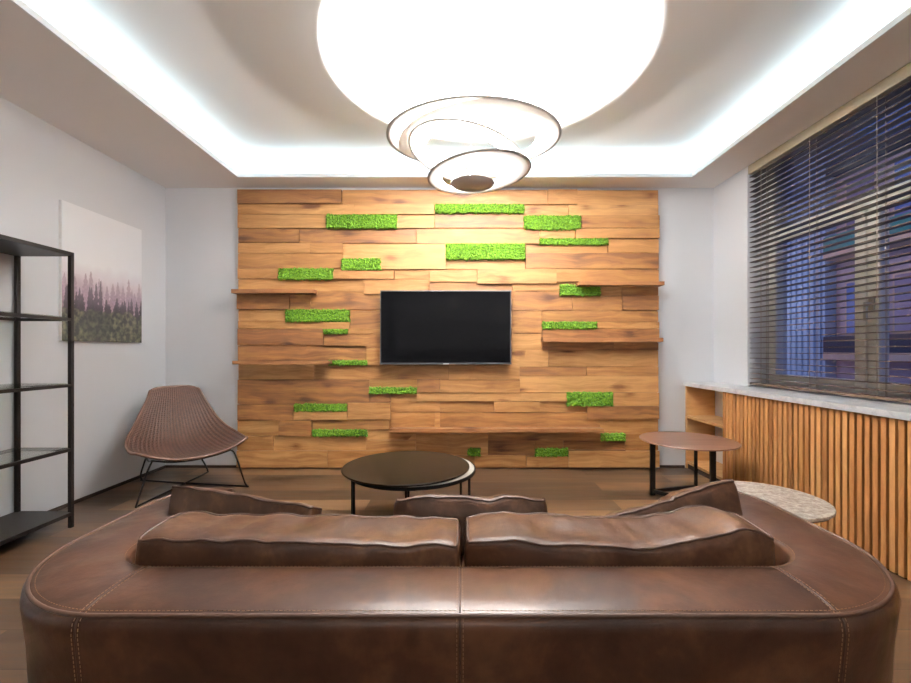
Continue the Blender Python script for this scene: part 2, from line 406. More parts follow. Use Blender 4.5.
b = MB(); b.box(XL, YB-.012, 0, -1.99, YB, .022); b.box(1.80, YB-.012, 0, 2.02, YB, .022); struct('baseboard_back', b, 'dark_gap')

# window: frame, sashes, glass
win = thing('window_1', None, None, (XW, (WY0+WY1)/2, WZ0), kind='structure')
fr = MB(); x0, x1 = XW, XW+.07
fr.box(x0, WY1-.025, WZ0, x1, WY1, WZ1, bev=.003); fr.box(x0, WY0, WZ0, x1, WY0+.025, WZ1, bev=.003)
fr.box(x0, WY0, WZ0, x1, WY1, WZ0+.03, bev=.003); fr.box(x0, WY0, 2.46, x1, WY1, WZ1, bev=.003)
fr.box(x0-.01, WY0, 1.93, x1, WY1, 1.958, bev=.004)
fr.build('window_frame', 'white_frame', win)
sashes = [(2.555, WY1-.025), (1.73, 2.545), (.80, 1.72)]
for i, (ya, yb) in enumerate(sashes):
    s = MB(); w = .072; xa, xb = x0-.022, x0+.04; za, zb = WZ0+.03, 1.93
    s.box(xa, ya, za, xb, ya+w, zb, bev=.005); s.box(xa, yb-w, za, xb, yb, zb, bev=.005)
    s.box(xa, ya+w, za, xb, yb-w, za+.07, bev=.005); s.box(xa, ya+w, zb-.045, xb, yb-w, zb, bev=.005)
    so = s.build('sash', 'white_frame', win)
    boxobj('pane', 'glass', x0-.010, ya+w, za+.07, x0-.006, yb-w, zb-.045, so).location = (0, 0, 0)
    if i == 1:
        h = MB(); hy, hz = yb-.035, 1.33
        h.box(xa-.012, hy-.016, hz-.04, xa, hy+.016, hz+.04, bev=.003); h.box(xa-.045, hy-.008, hz-.008, xa-.01, hy+.008, hz+.008, bev=.003)
        h.box(xa-.05, hy-.009, hz-.10, xa-.036, hy+.009, hz+.01, bev=.004)
        h.build('window_handle', 'chrome', so).location = (0, 0, 0)
s = MB(); za, zb = 1.958, 2.46
s.box(x0-.01, WY1-.06, za, x0+.04, WY1-.025, zb, bev=.004); s.box(x0-.01, WY0+.03, za, x0+.04, WY0+.06, zb, bev=.004)
s.box(x0-.01, WY0+.06, za, x0+.04, WY1-.06, za+.026, bev=.004)
so = s.build('transom_sash', 'white_frame', win)
boxobj('pane', 'glass', x0+.012, WY0+.06, za+.035, x0+.016, WY1-.06, zb, so).location = (0, 0, 0)

# venetian blind
bl = thing('venetian_blind', 'dark brown wooden venetian blind lowered over the whole window', 'blind', (2.32, 2.0, .785))
BX = 2.318; BY0, BY1 = .62, 3.365
boxobj('headrail', 'headrail', BX-.035, BY0-.02, 2.448, BX+.03, BY1+.005, 2.517, bl, bev=.004)
s = MB(); nsl = 41; zz0, zz1 = .835, 2.425
for i in range(nsl):
    z = zz0+(zz1-zz0)*i/(nsl-1); tl = random.uniform(-.015, .015); hw = .025
    dx, dz = hw*math.cos(tl), hw*math.sin(tl)
    n = len(s.v); th = .0022
    ys = [BY0, BY1]
    for y in ys:
        s.v += [(BX-dx, y, z-dz-th), (BX+dx, y, z+dz-th), (BX+dx, y, z+dz+th), (BX-dx, y, z-dz+th)]
    sh = (random.random()*9, random.random()*9, random.random()*9); tn = random.random()
    for q in ((0, 1, 2, 3), (7, 6, 5, 4), (0, 4, 5, 1), (1, 5, 6, 2), (2, 6, 7, 3), (3, 7, 4, 0)): s.face([n+k for k in q], tn, sh)
s.build('slats', 'blind', bl)
boxobj('bottom_rail', 'blind', BX-.026, BY0, .783, BX+.026, BY1, .803, bl, bev=.003)
s = MB()
y = BY1-.13
while y > BY0:
    for dx in (-.027, .027): s.tube([(BX+dx, y, .80), (BX+dx, y, 2.45)], .0016, 5)
    s.tube([(BX, y-.02, .80), (BX, y-.02, 2.45)], .0012, 5)
    y -= .45
s.build('ladder_cords', 'cord', bl)

# radiator cabinet under the window: slatted front, open end, stone worktop
CXF = 2.03; NY = 3.285
cab = thing('slatted_cabinet', 'low oak cabinet with vertical slats and an open end niche under the window', 'cabinet', (CXF, 2.2, 0))
s = MB(); y = NY; pitch = .0411
while y > .35:
    s.box(CXF, y-.0275, .012, CXF+.02, y, .735, tone=random.random(), shift=(random.random()*9, random.random()*9, random.random()*9), bev=.0015); y -= pitch
s.build('slat_front', 'slatwood', cab)
boxobj('backing_board', 'dark_gap', CXF+.02, .3, 0, CXF+.035, NY-.002, .735, cab)
e = MB(); e.box(CXF, YB-.022, .0, XR-.001, YB-.002, .735, shift=(3, 1, 2)); e.build('end_panel', 'niche', cab)
boxobj('niche_shelf', 'niche', CXF, NY+.001, .452, XR-.001, YB-.022, .474, cab)
boxobj('niche_floor', 'niche', CXF, NY+.001, .045, XR-.001, YB-.022, .067, cab)
boxobj('plinth', 'dark_gap', CXF+.012, NY+.001, .0, CXF+.03, YB-.022, .044, cab)
ct = MB(); ct.box(CXF-.02, .3, .737, XR-.0005, YB-.002, .771, bev=.003); ct.box(XR-.004, WY0+.001, .7372, XW-.002, WY1-.001, .771); ct = ct.build('stone_worktop', 'marble')
# keep the slab clear of the wall return beside the window
tag(ct, 'pale grey marble worktop running under the blind on the slatted cabinet', 'worktop')

# ------------------------------------------------------------ timber cladding
YC = 3.79
planks = '''238 190 342 204;238 204 354.4 214.5;342.5 190 547.3 204.5;547.5 190 577 205;577.2 190 658.4 205;354.6 204.5 434.8 215;
524 205.5 568.5 215.6;568.7 205 658.4 215.5;435 214 523.6 228;238 215 326.4 228.3;397.2 216 434.8 228.6;238 228.6 299 242.4;299.2 229 416.2 243;416.4 229 539.3 244;
580.8 216 658.4 228.6;539.5 230 575 238.8;575.2 229 658.4 239;607.8 239.5 658.4 253;526 245 607.6 253;525.4 253.2 658.4 269;343.4 244.5 446 269.4;446.2 260 525.2 269;
238 243 309.8 253;310 243.2 343.2 253.2;238 253.4 343.2 268.4;238 268.6 278.8 279;333.6 271 394.6 279.4;394.8 270 429.5 279;429.6 270.4 477 282;477.2 269.4 556 284;556.2 269.6 658.4 281.6;
238 279.2 364 291;364.2 279.6 429.6 294.5;429.7 282.2 512 291;238 293.5 290 309.5;290 291.2 311 309.5;311 291.2 380.5 309.6;512 284.2 559.5 291;512 291 572.3 310.4;572.5 295.8 622 311;600 285.2 622 295.6;622.2 285 658.4 295.5;622.2 295.7 658.4 310.4;
238 309.7 285.8 320.8;349.7 311 380.5 329.2;347.8 329.3 380.5 333.6;238 321 323.8 328.6;324 322.2 349.6 329.2;238 328.8 323.8 345.2;324 334 380.5 348;238 345.4 366.8 361;367 348.2 380.5 365;
512 310.5 541.8 333.4;542 311 658.4 321.8;596.7 322 658.4 328.8;542 329 658.4 338;512 333.6 541.6 349.2;512 349.4 548.3 366.8;542 342.4 613 350;613.2 342.4 658.4 350.4;548.5 350.5 658.4 366.4;
238 363.5 313.8 379.4;314 365 448.6 379;448.8 365 519.5 379.6;238 379.6 369.4 404;369.6 379.6 417 387.4;417.2 379.2 440 392.4;440.2 379.8 519.6 392.6;519.8 366.8 586.2 375.8;586.4 366.6 658.4 375.8;519.8 376 658.4 392.4;
417.2 392.8 566.8 401;440 401.2 494 412;494.2 401.2 539.6 412;539.8 401.2 586.3 412.2;586.5 405.9 658.4 419;612.6 392.6 658.4 405.7;391 393.8 440 412;369.6 393.8 391 402.4;440 412.3 600 428.6;600.2 419.2 658.4 433.4;
391 412.2 434.6 428;434.8 412.2 440 428;348 402.6 390.6 419.4;238 404.2 294.3 420.2;294.5 411.2 348 419.6;238 420.4 279.4 435.8;279.6 420 312.6 435.6;312.8 419.8 390 429.5;367.2 430 416 439.8;
238 436 273.5 450.2;273.7 436.2 366 450.2;366.2 440 416 450.2;390 428.5 440 433.5;416.2 433.6 488 446.4;416.2 446.4 467.6 455;488.2 428.8 600 440.2;488.2 440.4 535.2 455;535.4 440.3 563.4 448.6;563.6 440.5 625 449.4;
625.2 433.6 658.4 450.2;568.2 449.6 625 455.8;480.6 446.6 488 455;238 450.4 328 466.6;328.2 450.4 416 466.6;416 455.4 474.6 466.6;474.8 455.4 526 466.6;526.2 456 568 466.6;568.2 450.6 658.4 466.6'''
clad = thing('timber_cladding', 'oiled pine board cladding covering the middle of the back wall behind the television', 'wall cladding', (-.1, YB, 0))
xa, xb = P(238.6, 0, YC).x, P(658, 0, YC).x
boxobj('backing_board', 'cladding', xa, YC+.012, .004, xb, YB-.001, P(0, 190, YC).z-.01, clad)
s = MB(); R2 = random.Random(3)
for q in planks.replace('\n', '').split(';'):
    a = [float(t) for t in q.split()]
    if len(a) != 4: continue
    y = YC+R2.choice((-.026, -.018, -.010, -.004, 0, .003)); 
    p0 = P(a[0], a[3], YC); p1 = P(a[2], a[1], YC)
    ex = R2.uniform(-.004, .004) if a[0] < 239 else 0
    z0 = max(.004, p0.z)
    s.box(p0.x+ex+.0006, y, z0+.0006, p1.x-.0006, YC+.0125, p1.z-.0006, tone=R2.random(), shift=(R2.random()*20, R2.random()*20, R2.random()*20), bev=.0014)
s.build('boards', 'cladding', clad)

shelves = [
 (231, 289, 313.5, 293, 'wooden wall shelf, upper of the two at the left edge of the cladding'),
 (232, 361, 329, 364.4, 'wooden wall shelf, lower of the two at the left edge of the cladding'),
 (543, 337.8, 663.5, 341.8, 'wooden wall shelf level with the television, at the right edge of the cladding'),
 (579, 281.3, 664.7, 285, 'short wooden wall shelf, uppermost at the right edge of the cladding'),
 (390, 428.8, 604, 432.4, 'longest wooden wall shelf, low down beneath the television')]
YS = 3.665
for a in shelves:
    p0 = P(a[0], a[3], YS); p1 = P(a[2], a[1], YS)
    s = MB(); sh = (R2.random()*9,)*3
    s.box(p0.x, YS, p0.z, p1.x, 3.763, p1.z, tone=.55, shift=sh, bev=.002)
    o = s.build('wall_shelf', 'cladshelf'); tag(o, a[4], 'shelf', 'wall shelves on the cladding')

moss = [
 (435, 204.5, 524, 213.7, 'long strip of green moss highest on the cladding, below the pendant'),
 (326.6, 215, 397, 229, 'wide block of green moss high on the cladding left of the pendant'),
 (524, 216, 580.6, 230, 'block of green moss high on the cladding just right of the pendant'),
 (539.5, 238.6, 607.6, 245.2, 'long thin green moss strip high on the right, under the moss block beside the pendant'),
 (446, 243.9, 525, 260, 'large thick block of green moss above the right half of the television'),
 (279, 268.6, 333.4, 280, 'green moss strip just above the upper left wall shelf'),
 (341.6, 258.5, 381, 270.6, 'short green moss block above the top left corner of the television'),
 (286, 309.7, 349.5, 322, 'green moss strip just below the upper left wall shelf'),
 (324, 329.2, 347.6, 334.2, 'tiny green moss sliver left of the middle of the television'),
 (329, 360.3, 368, 365.3, 'thin green moss strip level with the lower left wall shelf'),
 (369.6, 387.4, 416.7, 393.8, 'thin green moss strip below the bottom left corner of the television'),
 (559.7, 284.8, 600, 295.8, 'green moss block right of the television, under the uppermost right wall shelf'),
 (542, 321.8, 596.5, 329.2, 'green moss strip just above the right wall shelf beside the television'),
 (567, 392.2, 612.4, 405.9, 'thick block of green moss low on the right half of the cladding'),
 (600, 433.4, 625, 440.6, 'short green moss strip beside the right end of the longest low shelf'),
 (294.5, 403.8, 347, 411.2, 'thin green moss strip low on the left, the upper of two above the floor'),
 (312.6, 429.4, 367, 436.2, 'thin green moss strip low on the left, nearest the chair and floor'),
 (467.8, 448.4, 480.6, 455.8, 'smallest square tuft of green moss, by the right rim of the coffee table'),
 (535.4, 448.4, 568, 456, 'short green moss strip near the floor under the longest shelf')]
for i, a in enumerate(moss):
    p0 = P(a[0], a[3], YC-.01); p1 = P(a[2], a[1], YC-.01)
    w, h = p1.x-p0.x, p1.z-p0.z; cx, cz = (p0.x+p1.x)/2, (p0.z+p1.z)/2
    st = .0042; nx, nz = max(4, int(w/st)), max(4, int(h/st)); s = MB()
    so_ = Vector((i*3.1, 0, i*1.7))
    def hpt(u, v):
        x, z = cx+(u-.5)*w, cz+(v-.5)*h
        e = min(u*w, (1-u)*w, v*h, (1-v)*h)
        q = Vector((x, 0, z))+so_
        d = .5+.5*noise.noise(q*48); d2 = noise.noise(q*110); d3 = noise.noise(q*210+Vector((5, 5, 5)))
        y = -.012-.017*max(0, d)-.009*d2-.005*d3
        y *= min(1, .55+e/.012)
        jx = noise.noise(q*90+Vector((9, 1, 4)))*(.006+.008*max(0, 1-e/.012)); jz = noise.noise(q*90+Vector((1, 7, 2)))*(.006+.008*max(0, 1-e/.012))
        return (x+jx, YC-.014+y, z+jz)
    for j in range(nz+1):
        for k in range(nx+1): s.v.append(hpt(k/nx, j/nz))
    for j in range(nz):
        for k in range(nx):
            n = j*(nx+1)+k; s.face([n, n+1, n+nx+2, n+nx+1], smooth=False)
    # skirt back to the boards
    ring = [k for k in range(nx+1)]+[j*(nx+1)+nx for j in range(1, nz+1)]+[nz*(nx+1)+k for k in range(nx-1, -1, -1)]+[j*(nx+1) for j in range(nz-1, 0, -1)]
    m0 = len(s.v)
    for r in ring: v = s.v[r]; s.v.append((v[0], YC+.008, v[2]))
    for k in range(len(ring)):
        k2 = (k+1) % len(ring); s.face([ring[k], m0+k, m0+k2, ring[k2]])
    o = s.build('moss_patch', 'moss'); tag(o, a[4], 'moss', 'moss patches set into the cladding')

# ------------------------------------------------------------ television
YT = 3.69
a0, a1 = P(380, 364.5, YT), P(511.3, 290.3, YT)
tv = thing('television', 'flat black television mounted on the timber cladding', 'television', ((a0.x+a1.x)/2, 3.72, a0.z))
boxobj('casing', 'tv_frame', a0.x, YT, a0.z, a1.x, YT+.045, a1.z, tv, bev=.004)
boxobj('screen', 'tv_screen', a0.x+.010, YT-.0015, a0.z+.016, a1.x-.010, YT+.004, a1.z-.010, tv)
boxobj('wall_bracket', 'tv_frame', -.38, YT+.045, .98, .18, YC-.027, 1.42, tv)
boxobj('logo_badge', 'badge', P(443, 0, YT).x, YT-.003, a0.z+.001, P(449, 0, YT).x, YT+.004, a0.z+.010, tv)

# ------------------------------------------------------------ canvas print on the left wall
cy0, cy1, cz0, cz1 = 2.81, 3.515, 1.117, 2.05
XCV = XL+.022
cv = thing('canvas_print', 'large frameless canvas print of a misty pine forest on the left wall', 'picture', (XL, (cy0+cy1)/2, cz0))
boxobj('stretcher', 'canvas_side', XL+.001, cy0, cz0, XCV-.0006, cy1, cz1, cv)
nx, nz = 220, 290
trees = []; TR = random.Random(11)
for L, (n, basev, hmin, hmax) in enumerate(((16, .30, .12, .24), (19, .18, .15, .24), (15, .08, .14, .24), (12, .0, .08, .15))):
    for i in range(n):
        u = (i+TR.random()*.9)/n; h = TR.uniform(hmin, hmax)
        if L == 1 and .28 < u < .48: h += .08
        if L == 1 and .52 < u < .62: h -= .05
        trees.append((L, u, basev, basev+h, TR.uniform(.04, .062)))
layc = [s2l(140, 116, 126), s2l(52, 40, 50), s2l(40, 36, 40), s2l(40, 40, 36)]
def ink(u, v):
    n1 = noise.noise(Vector((u*5, v*4, 1)))*.5+noise.noise(Vector((u*12, v*10, 3)))*.25
    sky = Vector((.88, .89, .92)); pink = Vector(s2l(214, 200, 208))
    t = max(0, min(1, (.62+n1*.12-v)/.22)); c = sky.lerp(pink, t)
    if v < .50:
        side = abs(u-.55)*1.2
        tm = max(0, min(1, (.46+side*.14+n1*.2-v)/.28)); c = c.lerp(Vector(s2l(142, 116, 126)), tm*.85)
    for L, tu, b0, tp, hw in trees:
        if b0-.25 < v < tp:
            tt = (tp-v)/(tp-b0)
            ww = hw*min(1.25, tt**.8)*(.62+.38*abs(math.sin(tt*16+tu*50)))*(1+.5*noise.noise(Vector((u*70, v*45, L))))+.002
            if abs(u-tu) < ww:
                cc = Vector(layc[L])*(.78+.5*noise.noise(Vector((u*60, v*60, L)))+.15)
                fog = max(0, min(1, (v-.26)/.42)); cc = cc.lerp(pink, fog*(.9 if L == 0 else .40)); c = cc
    if v < .24+.06*noise.noise(Vector((u*7, 2, 9))):
        k = noise.noise(Vector((u*22, v*26, 5)))+.5*noise.noise(Vector((u*50, v*55, 8)))
        dk = Vector(s2l(30, 30, 28)); lt = Vector(s2l(112, 110, 84))
        m_ = max(0, min(1, .30+k*1.1))
        m_ *= 1.0 if (u > .55 or u < .22) else .55
        c = c.lerp(dk.lerp(lt, m_), .72)
    return c
s = MB(); cols = []
for j in range(nz+1):
    for i in range(nx+1):
        u, v = i/nx, j/nz; s.v.append((XCV, cy0+u*(cy1-cy0), cz0+v*(cz1-cz0))); cols.append(ink(u, v))
for j in range(nz):
    for i in range(nx):
        n = j*(nx+1)+i; s.face([n, n+1, n+nx+2, n+nx+1])
o = s.build('printed_face', 'print', cv)
ca = o.data.color_attributes.new('ink', 'FLOAT_COLOR', 'POINT')
ca.data.foreach_set('color', [t for c in cols for t in (c[0], c[1], c[2], 1)])

# ------------------------------------------------------------ black metal shelving on the left
XP = -2.316; sy0, sy1 = 1.55, 2.53; pw = .0105
sh = thing('shelving_unit', 'tall open black metal shelving unit with glass shelves on the left wall', 'shelf', (XL+.17, 2.0, 0))
SZ = [1.633, 1.246, .854, .473, .09]
for x in (XP, XL+.02):
    for y in (sy0, sy1):
        boxobj('post', 'black_metal', x-pw, y-pw, 0, x+pw, y+pw, 1.633, sh, bev=.002)
for i, z in enumerate(SZ):
    if i in (0, 4):
        boxobj('metal_shelf', 'black_metal', XL+.004, sy0-pw, z-.018, XP+pw, sy1+pw, z+.004, sh, bev=.002)
    else:
        f = MB(); r = .009
        f.box(XL+.006, sy0, z-.018, XL+.024, sy1, z); f.box(XP-r, sy0, z-.018, XP+r, sy1, z)
        f.box(XL+.02, sy0-r, z-.018, XP, sy0+r, z); f.box(XL+.02, sy1-r, z-.018, XP, sy1+r, z)
        fo = f.build('shelf_frame', 'black_metal', sh)
        boxobj('glass_shelf', 'shelf_glass', XL+.03, sy0+.02, z+.0005, XP-.012, sy1-.02, z+.0065, sh)

# ------------------------------------------------------------ wicker chair
FD = Vector((.75, -.66, 0)).normalized(); SD = Vector((.66, .75, 0)).normalized()
O = Vector((-2.16, 3.27, 0))
def loc(f, s_, z): return O+FD*f+SD*s_+Vector((0, 0, z))
ch = thing('wicker_lounge_chair', 'brown woven wicker lounge chair on thin black wire legs by the left corner', 'chair', tuple(O))
prof = spline([(.37, .295, .345), (.27, .282, .362), (.13, .282, .356), (-.02, .318, .322), (-.12, .40, .278), (-.195, .52, .238), (-.245, .64, .198), (-.28, .735, .168), (-.288, .758, .156)], 7)
rise = spline([(.085, 0, 0), (.09, 0, 0), (.11, .0, 0), (.12, .02, 0), (.10, .04, 0), (.06, .05, 0), (.02, .05, 0), (.0, .03, 0), (-.004, .02, 0)], 7)
nt_ = 40; s = MB(); s.uv = []; rows = len(prof)
def shell(i, t, offn=Vector()):
    f, z, w = prof[i]; up, fw, _ = rise[i]
    k = abs(t)**2.2
    cr = 0.03*(1-abs(t)**3) if i < 6 else 0
    fr_ = cr*(1-i/6) if i < 6 else 0
    tp = -.018*abs(t)**6 if i > rows-8 else 0
    return loc(f+fw*k+fr_, w*t+.030*min(1, max(0, (z-.32)/.4))+.008, z+up*k+tp)+offn
for side in (0, 1):
    for i in range(rows):
        a, c = prof[max(0, i-1)], prof[min(rows-1, i+1)]
        tf, tz = c[0]-a[0], c[1]-a[1]; l = math.hypot(tf, tz); nn = FD*(-tz/l)*-1+Vector((0, 0, -tf/l))*-1
        nn = (FD*tz+Vector((0, 0, -tf)))/l
        for k in range(nt_+1):
            t = -1+2*k/nt_; s.v.append(tuple(shell(i, t)+nn*(-.006 if side else .006))); s.uv.append((k/nt_, i/(rows-1)))
B_ = rows*(nt_+1)
for side in (0, 1):
    for i in range(rows-1):
        for k in range(nt_):
            n = side*B_+i*(nt_+1)+k; s.face([n, n+1, n+nt_+2, n+nt_+1], smooth=True)
ring = [k for k in range(nt_+1)]+[i*(nt_+1)+nt_ for i in range(1, rows)]+[(rows-1)*(nt_+1)+k for k in range(nt_-1, -1, -1)]+[i*(nt_+1) for i in range(rows-2, 0, -1)]
for k in range(len(ring)):
    a, c = ring[k], ring[(k+1) % len(ring)]; s.face([a, c, c+B_, a+B_])
s.build('woven_shell', 'wicker', ch)
s = MB(); s.tube([(Vector(s.v[0]) if False else shell(r//(nt_+1), -1+2*(r % (nt_+1))/nt_)) for r in ring], .011, 8, closed=True); s.build('rim', 'wicker_rim', ch)
wr = .0065
def rod(pts, name='wire_leg'):
    m_ = MB(); m_.tube(spline(pts, 6), wr, 8); return m_.build(name, 'black_steel', ch)
A = Vector((-2.165, 2.83, .008)); C_ = Vector((-1.635, 3.27, .008)); D = Vector((-2.17, 3.66, .008)); Bq = Vector((-2.57, 3.42, .008))
def V(x, y, z): return Vector((x, y, z))
rod([V(-2.10, 2.90, .30), V(-2.12, 2.875, .22), V(-2.155, 2.845, .05), A+V(.0, .012, .0), A+V(-.002, .05, 0), (A+D)/2, D+V(0, -.04, 0), D+V(0, -.005, .012), V(-2.185, 3.64, .08), V(-2.20, 3.50, .285)])
rod([V(-1.74, 3.22, .30), V(-1.71, 3.235, .26), V(-1.655, 3.262, .05), C_+V(-.006, .004, .003), C_+V(-.04, .008, 0), (C_+Bq)/2, Bq+V(.04, 0, 0), Bq+V(.008, 0, .01), V(-2.55, 3.40, .08), V(-2.46, 3.36, .27)])
rod([V(-2.10, 2.90, .30), V(-2.02, 2.985, .270), V(-1.92, 3.08, .262), V(-1.82, 3.17, .275), V(-1.74, 3.22, .30)], 'seat_rail')
rod([V(-2.10, 2.90, .30), V(-2.2, 3.0, .275), V(-2.34, 3.16, .272), V(-2.46, 3.36, .27)], 'seat_rail')
rod([V(-1.74, 3.22, .30), V(-1.87, 3.32, .275), V(-2.05, 3.45, .268), V(-2.20, 3.50, .285)], 'seat_rail')

# ------------------------------------------------------------ tables
def disc(name, mat, cx, cy, z0, z1, r, parent, bev=.003):
    s = MB(); s.lathe([(r-bev, z0), (r, z0+bev), (r, z1-bev), (r-bev, z1)], cx, cy, 96); return s.build(name, mat, parent)
cx, cy, r = -.322, 2.56, .379
ctb = thing('coffee_table', 'low round coffee table with dark bronze top and thin black legs', 'table', (cx, cy, 0))
disc('table_top', 'bronze_top', cx, cy, .350, .361, r, ctb)
for an in (math.radians(215), math.radians(95), math.radians(8)):
    x, y = cx+.33*math.cos(an), cy+.33*math.sin(an)
    s = MB(); s.tube([(x, y, .0), (x, y, .350)], .0075, 10); s.build('leg', 'black_steel', ctb)
cx2, cy2, r2 = -.285, 2.575, .379
nt2 = thing('nesting_table', 'cream-topped round table with black rim tucked under the bronze coffee table', 'table', (cx2, cy2, 0))
disc('table_top', 'cream', cx2, cy2, .3405, .3455, r2-.008, nt2, .001)
s = MB(); s.lathe([(.18, .326), (r2, .326), (r2, .3440), (r2-.0075, .3440), (r2-.0075, .3404), (.18, .3404)], cx2, cy2, 96); s.build('rim', 'black_steel', nt2)
for an in (math.radians(-20), math.radians(104), math.radians(186)):
    x, y = cx2+.36*math.cos(an), cy2+.36*math.sin(an)
    s = MB(); s.tube([(x, y, .0), (x, y, .327)], .0075, 10); s.build('leg', 'black_steel', nt2)

cx, cy, r = 1.60, 2.985, .315
st = thing('side_table', 'round side table with brown top and square black legs before the niche', 'table', (cx, cy, 0))
disc('table_top', 'table_top', cx, cy, .418, .427, r, st, .003)
legs = [Vector((1.405, 3.10, 0)), Vector((1.665, 2.80, 0)), Vector((1.775, 3.20, 0))]
for p, hw in zip(legs, (.017, .017, .011)):
    boxobj('leg', 'black_steel', p.x-hw, p.y-hw*.6, 0, p.x+hw, p.y+hw*.6, .418, st, bev=.001)
def bar(a, c, z, hw, hh, parent, name):
    s = MB(); d = (c-a).normalized(); sd = Vector((-d.y, d.x, 0))*hw; n = len(s.v)
    for p in (a, c):
        for q, zz in ((-1, z-hh), (1, z-hh), (1, z+hh), (-1, z+hh)): s.v.append((p.x+sd.x*q, p.y+sd.y*q, zz))
    for q in ((0, 1, 2, 3), (7, 6, 5, 4), (0, 4, 5, 1), (1, 5, 6, 2), (2, 6, 7, 3), (3, 7, 4, 0)): s.face(list(q))
    return s.build(name, 'black_steel', parent)
bar(legs[0], legs[1], .03, .008, .012, st, 'foot_bar'); bar(legs[0], legs[2], .03, .008, .012, st, 'foot_bar')

cx, cy, r = 1.452, 2.035, .262
sn = thing('stone_side_table', 'round side table with mottled grey stone top beside the sofa arm', 'table', (cx, cy, 0))
disc('table_top', 'stone', cx, cy, .336, .350, r, sn, .002)
s = MB(); s.lathe([(.12, .326), (r-.012, .326), (r-.004, .3355), (.12, .3355)], cx, cy, 80); s.build('support_ring', 'black_steel', sn)
for an in (math.radians(30), math.radians(150), math.radians(270)):
    x, y = cx+.22*math.cos(an), cy+.22*math.sin(an)
    s = MB(); s.tube([(x, y, 0), (x, y, .327)], .007, 10); s.build('leg', 'black_steel', sn)

# ------------------------------------------------------------ sofa
ZT = .50
sofa = thing('leather_sofa', 'large brown leather sofa with low wrap-around back seen from behind', 'sofa', (0, 1.3, 0))
def uplan(xo, yb, rc, yf, narc=14, nst=9):
    """stations along a U: from the left arm end round the back to the right arm end"""
    pts = []
    for i in range(nst): pts.append(Vector((-xo, yf+(yb+rc-yf)*i/nst, 0)))
    for i in range(narc+1):
        a = PI+PI/2*i/narc; pts.append(Vector((-xo+rc+rc*math.cos(a), yb+rc+rc*math.sin(a), 0)))
    nb = 24
    for i in range(1, nb): pts.append(Vector((-xo+rc+(2*xo-2*rc)*i/nb, yb, 0)))
    for i in range(narc+1):
        a = -PI/2+PI/2*i/narc; pts.append(Vector((xo-rc+rc*math.cos(a), yb+rc+rc*math.sin(a), 0)))
    for i in range(1, nst+1): pts.append(Vector((xo, yb+rc+(yf-yb-rc)*i/nst, 0)))
    return pts
outer = uplan(1.132, .888, .375, 1.70); inner = uplan(.912, 1.095, .125, 1.70)
# taper the arm tips
def tip(pts, inn):
    for j, k in ((0, 1), (1, .55), (2, .2)):
        for idx, sg in ((j, -1), (len(pts)-1-j, 1)):
            pts[idx] = pts[idx]+Vector((-sg*.045*k if not inn else 0, -.0*k, 0))
tip(outer, False)
prf = [(-.030, .035, 0), (-.022, .05, 0), (-.012, .12, 0), (-.006, .24, 0), (-.001, .36, 0), (.006, .43, 0), (.009, .462, 0), (.006, .483, 0), (-.001, .4915, 0)]
s = MB(); n_st = len(outer); sect = []
for k in range(n_st):
    o_, i_ = outer[k], inner[k]; d = (i_-o_); L = d.length; d.normalize()
    row = []
    for off_, z, _ in prf: row.append(o_-d*off_+Vector((0, 0, z)))
    wv = .004*noise.noise(Vector((k*.35, 0, 0)))
    for u, z in ((.03, .4935), (.10, .498), (.25, .502), (.5, .504), (.75, .503), (.92, .500), (.985, .496), (1.0, .486), (1.005, .46), (1.0, .36), (.99, .20)):
        zz = z+wv*(1 if .1 < u < .9 else 0)
        row.append(o_+d*(L*u)+Vector((0, 0, zz)))
    sect.append(row)
m = len(sect[0])
for row in sect: s.v += [tuple(p) for p in row]
for k in range(n_st-1):
    for j in range(m-1):
        a = k*m+j; s.face([a, a+1, a+m+1, a+m], smooth=True)
for k in (0, n_st-1):
    # rounded arm front
    base = [Vector(s.v[k*m+j]) for j in range(m)]; cen = sum(base, Vector())/m; prev = [k*m+j for j in range(m)]
    for (sc_, dy) in ((.97, .018), (.90, .03)):
        idx = []
        for p in base:
            q = cen+(p-cen)*sc_; idx.append(len(s.v)); s.v.append((q.x, p.y+dy, q.z))
        for j in range(m-1): s.face([prev[j], prev[j+1], idx[j+1], idx[j]], smooth=True)
        s.face([prev[m-1], prev[0], idx[0], idx[m-1]])
        prev = idx
    s.face(prev)
for k in range(n_st-1): s.face([k*m, (k+1)*m, (k+1)*m+m-1, k*m+m-1])
s.build('frame_body', 'leather', sofa)
def rim_path(dz=0, du=0):
    out = []
    for k in range(n_st):
        d = (inner[k]-outer[k]).normalized(); out.append(outer[k]+d*(.004+du)+Vector((0, 0, .4945+dz)))
    return out
s = MB(); s.tube(spline(rim_path(), 2), .0048, 7); s.build('piping', 'rim_leather', sofa)
def dashes(mb, path, dl=.0062, gap=.0038, r=.0007):
    seg = []; L = 0
    for i in range(len(path)-1):
        a, c = Vector(path[i]), Vector(path[i+1]); l = (c-a).length; d = (c-a)/l if l else Vector(); t = 0
        while t < l:
            st_ = min(l-t, (dl+gap)-(L % (dl+gap))+1e-5)
            ph = L % (dl+gap)
            if ph < dl:
                e = min(l, t+(dl-ph)); mb.tube([a+d*t, a+d*e], r, 4, caps=False, smooth=False); stp = e-t+1e-5
            else: stp = min(l-t, dl+gap-ph)+1e-5
            t += stp; L += stp
s = MB()
dashes(s, spline(rim_path(.0028, .013), 2))
dashes(s, spline(rim_path(.0022, -.0075+.0), 2)[:0] or [Vector((0, 0, 0)), Vector((0, 0, .0001))])
# inner edge stitch
ip = []
for k in range(n_st):
    d = (outer[k]-inner[k]).normalized(); ip.append(inner[k]+d*.012+Vector((0, 0, .5015)))
dashes(s, spline(ip, 2))
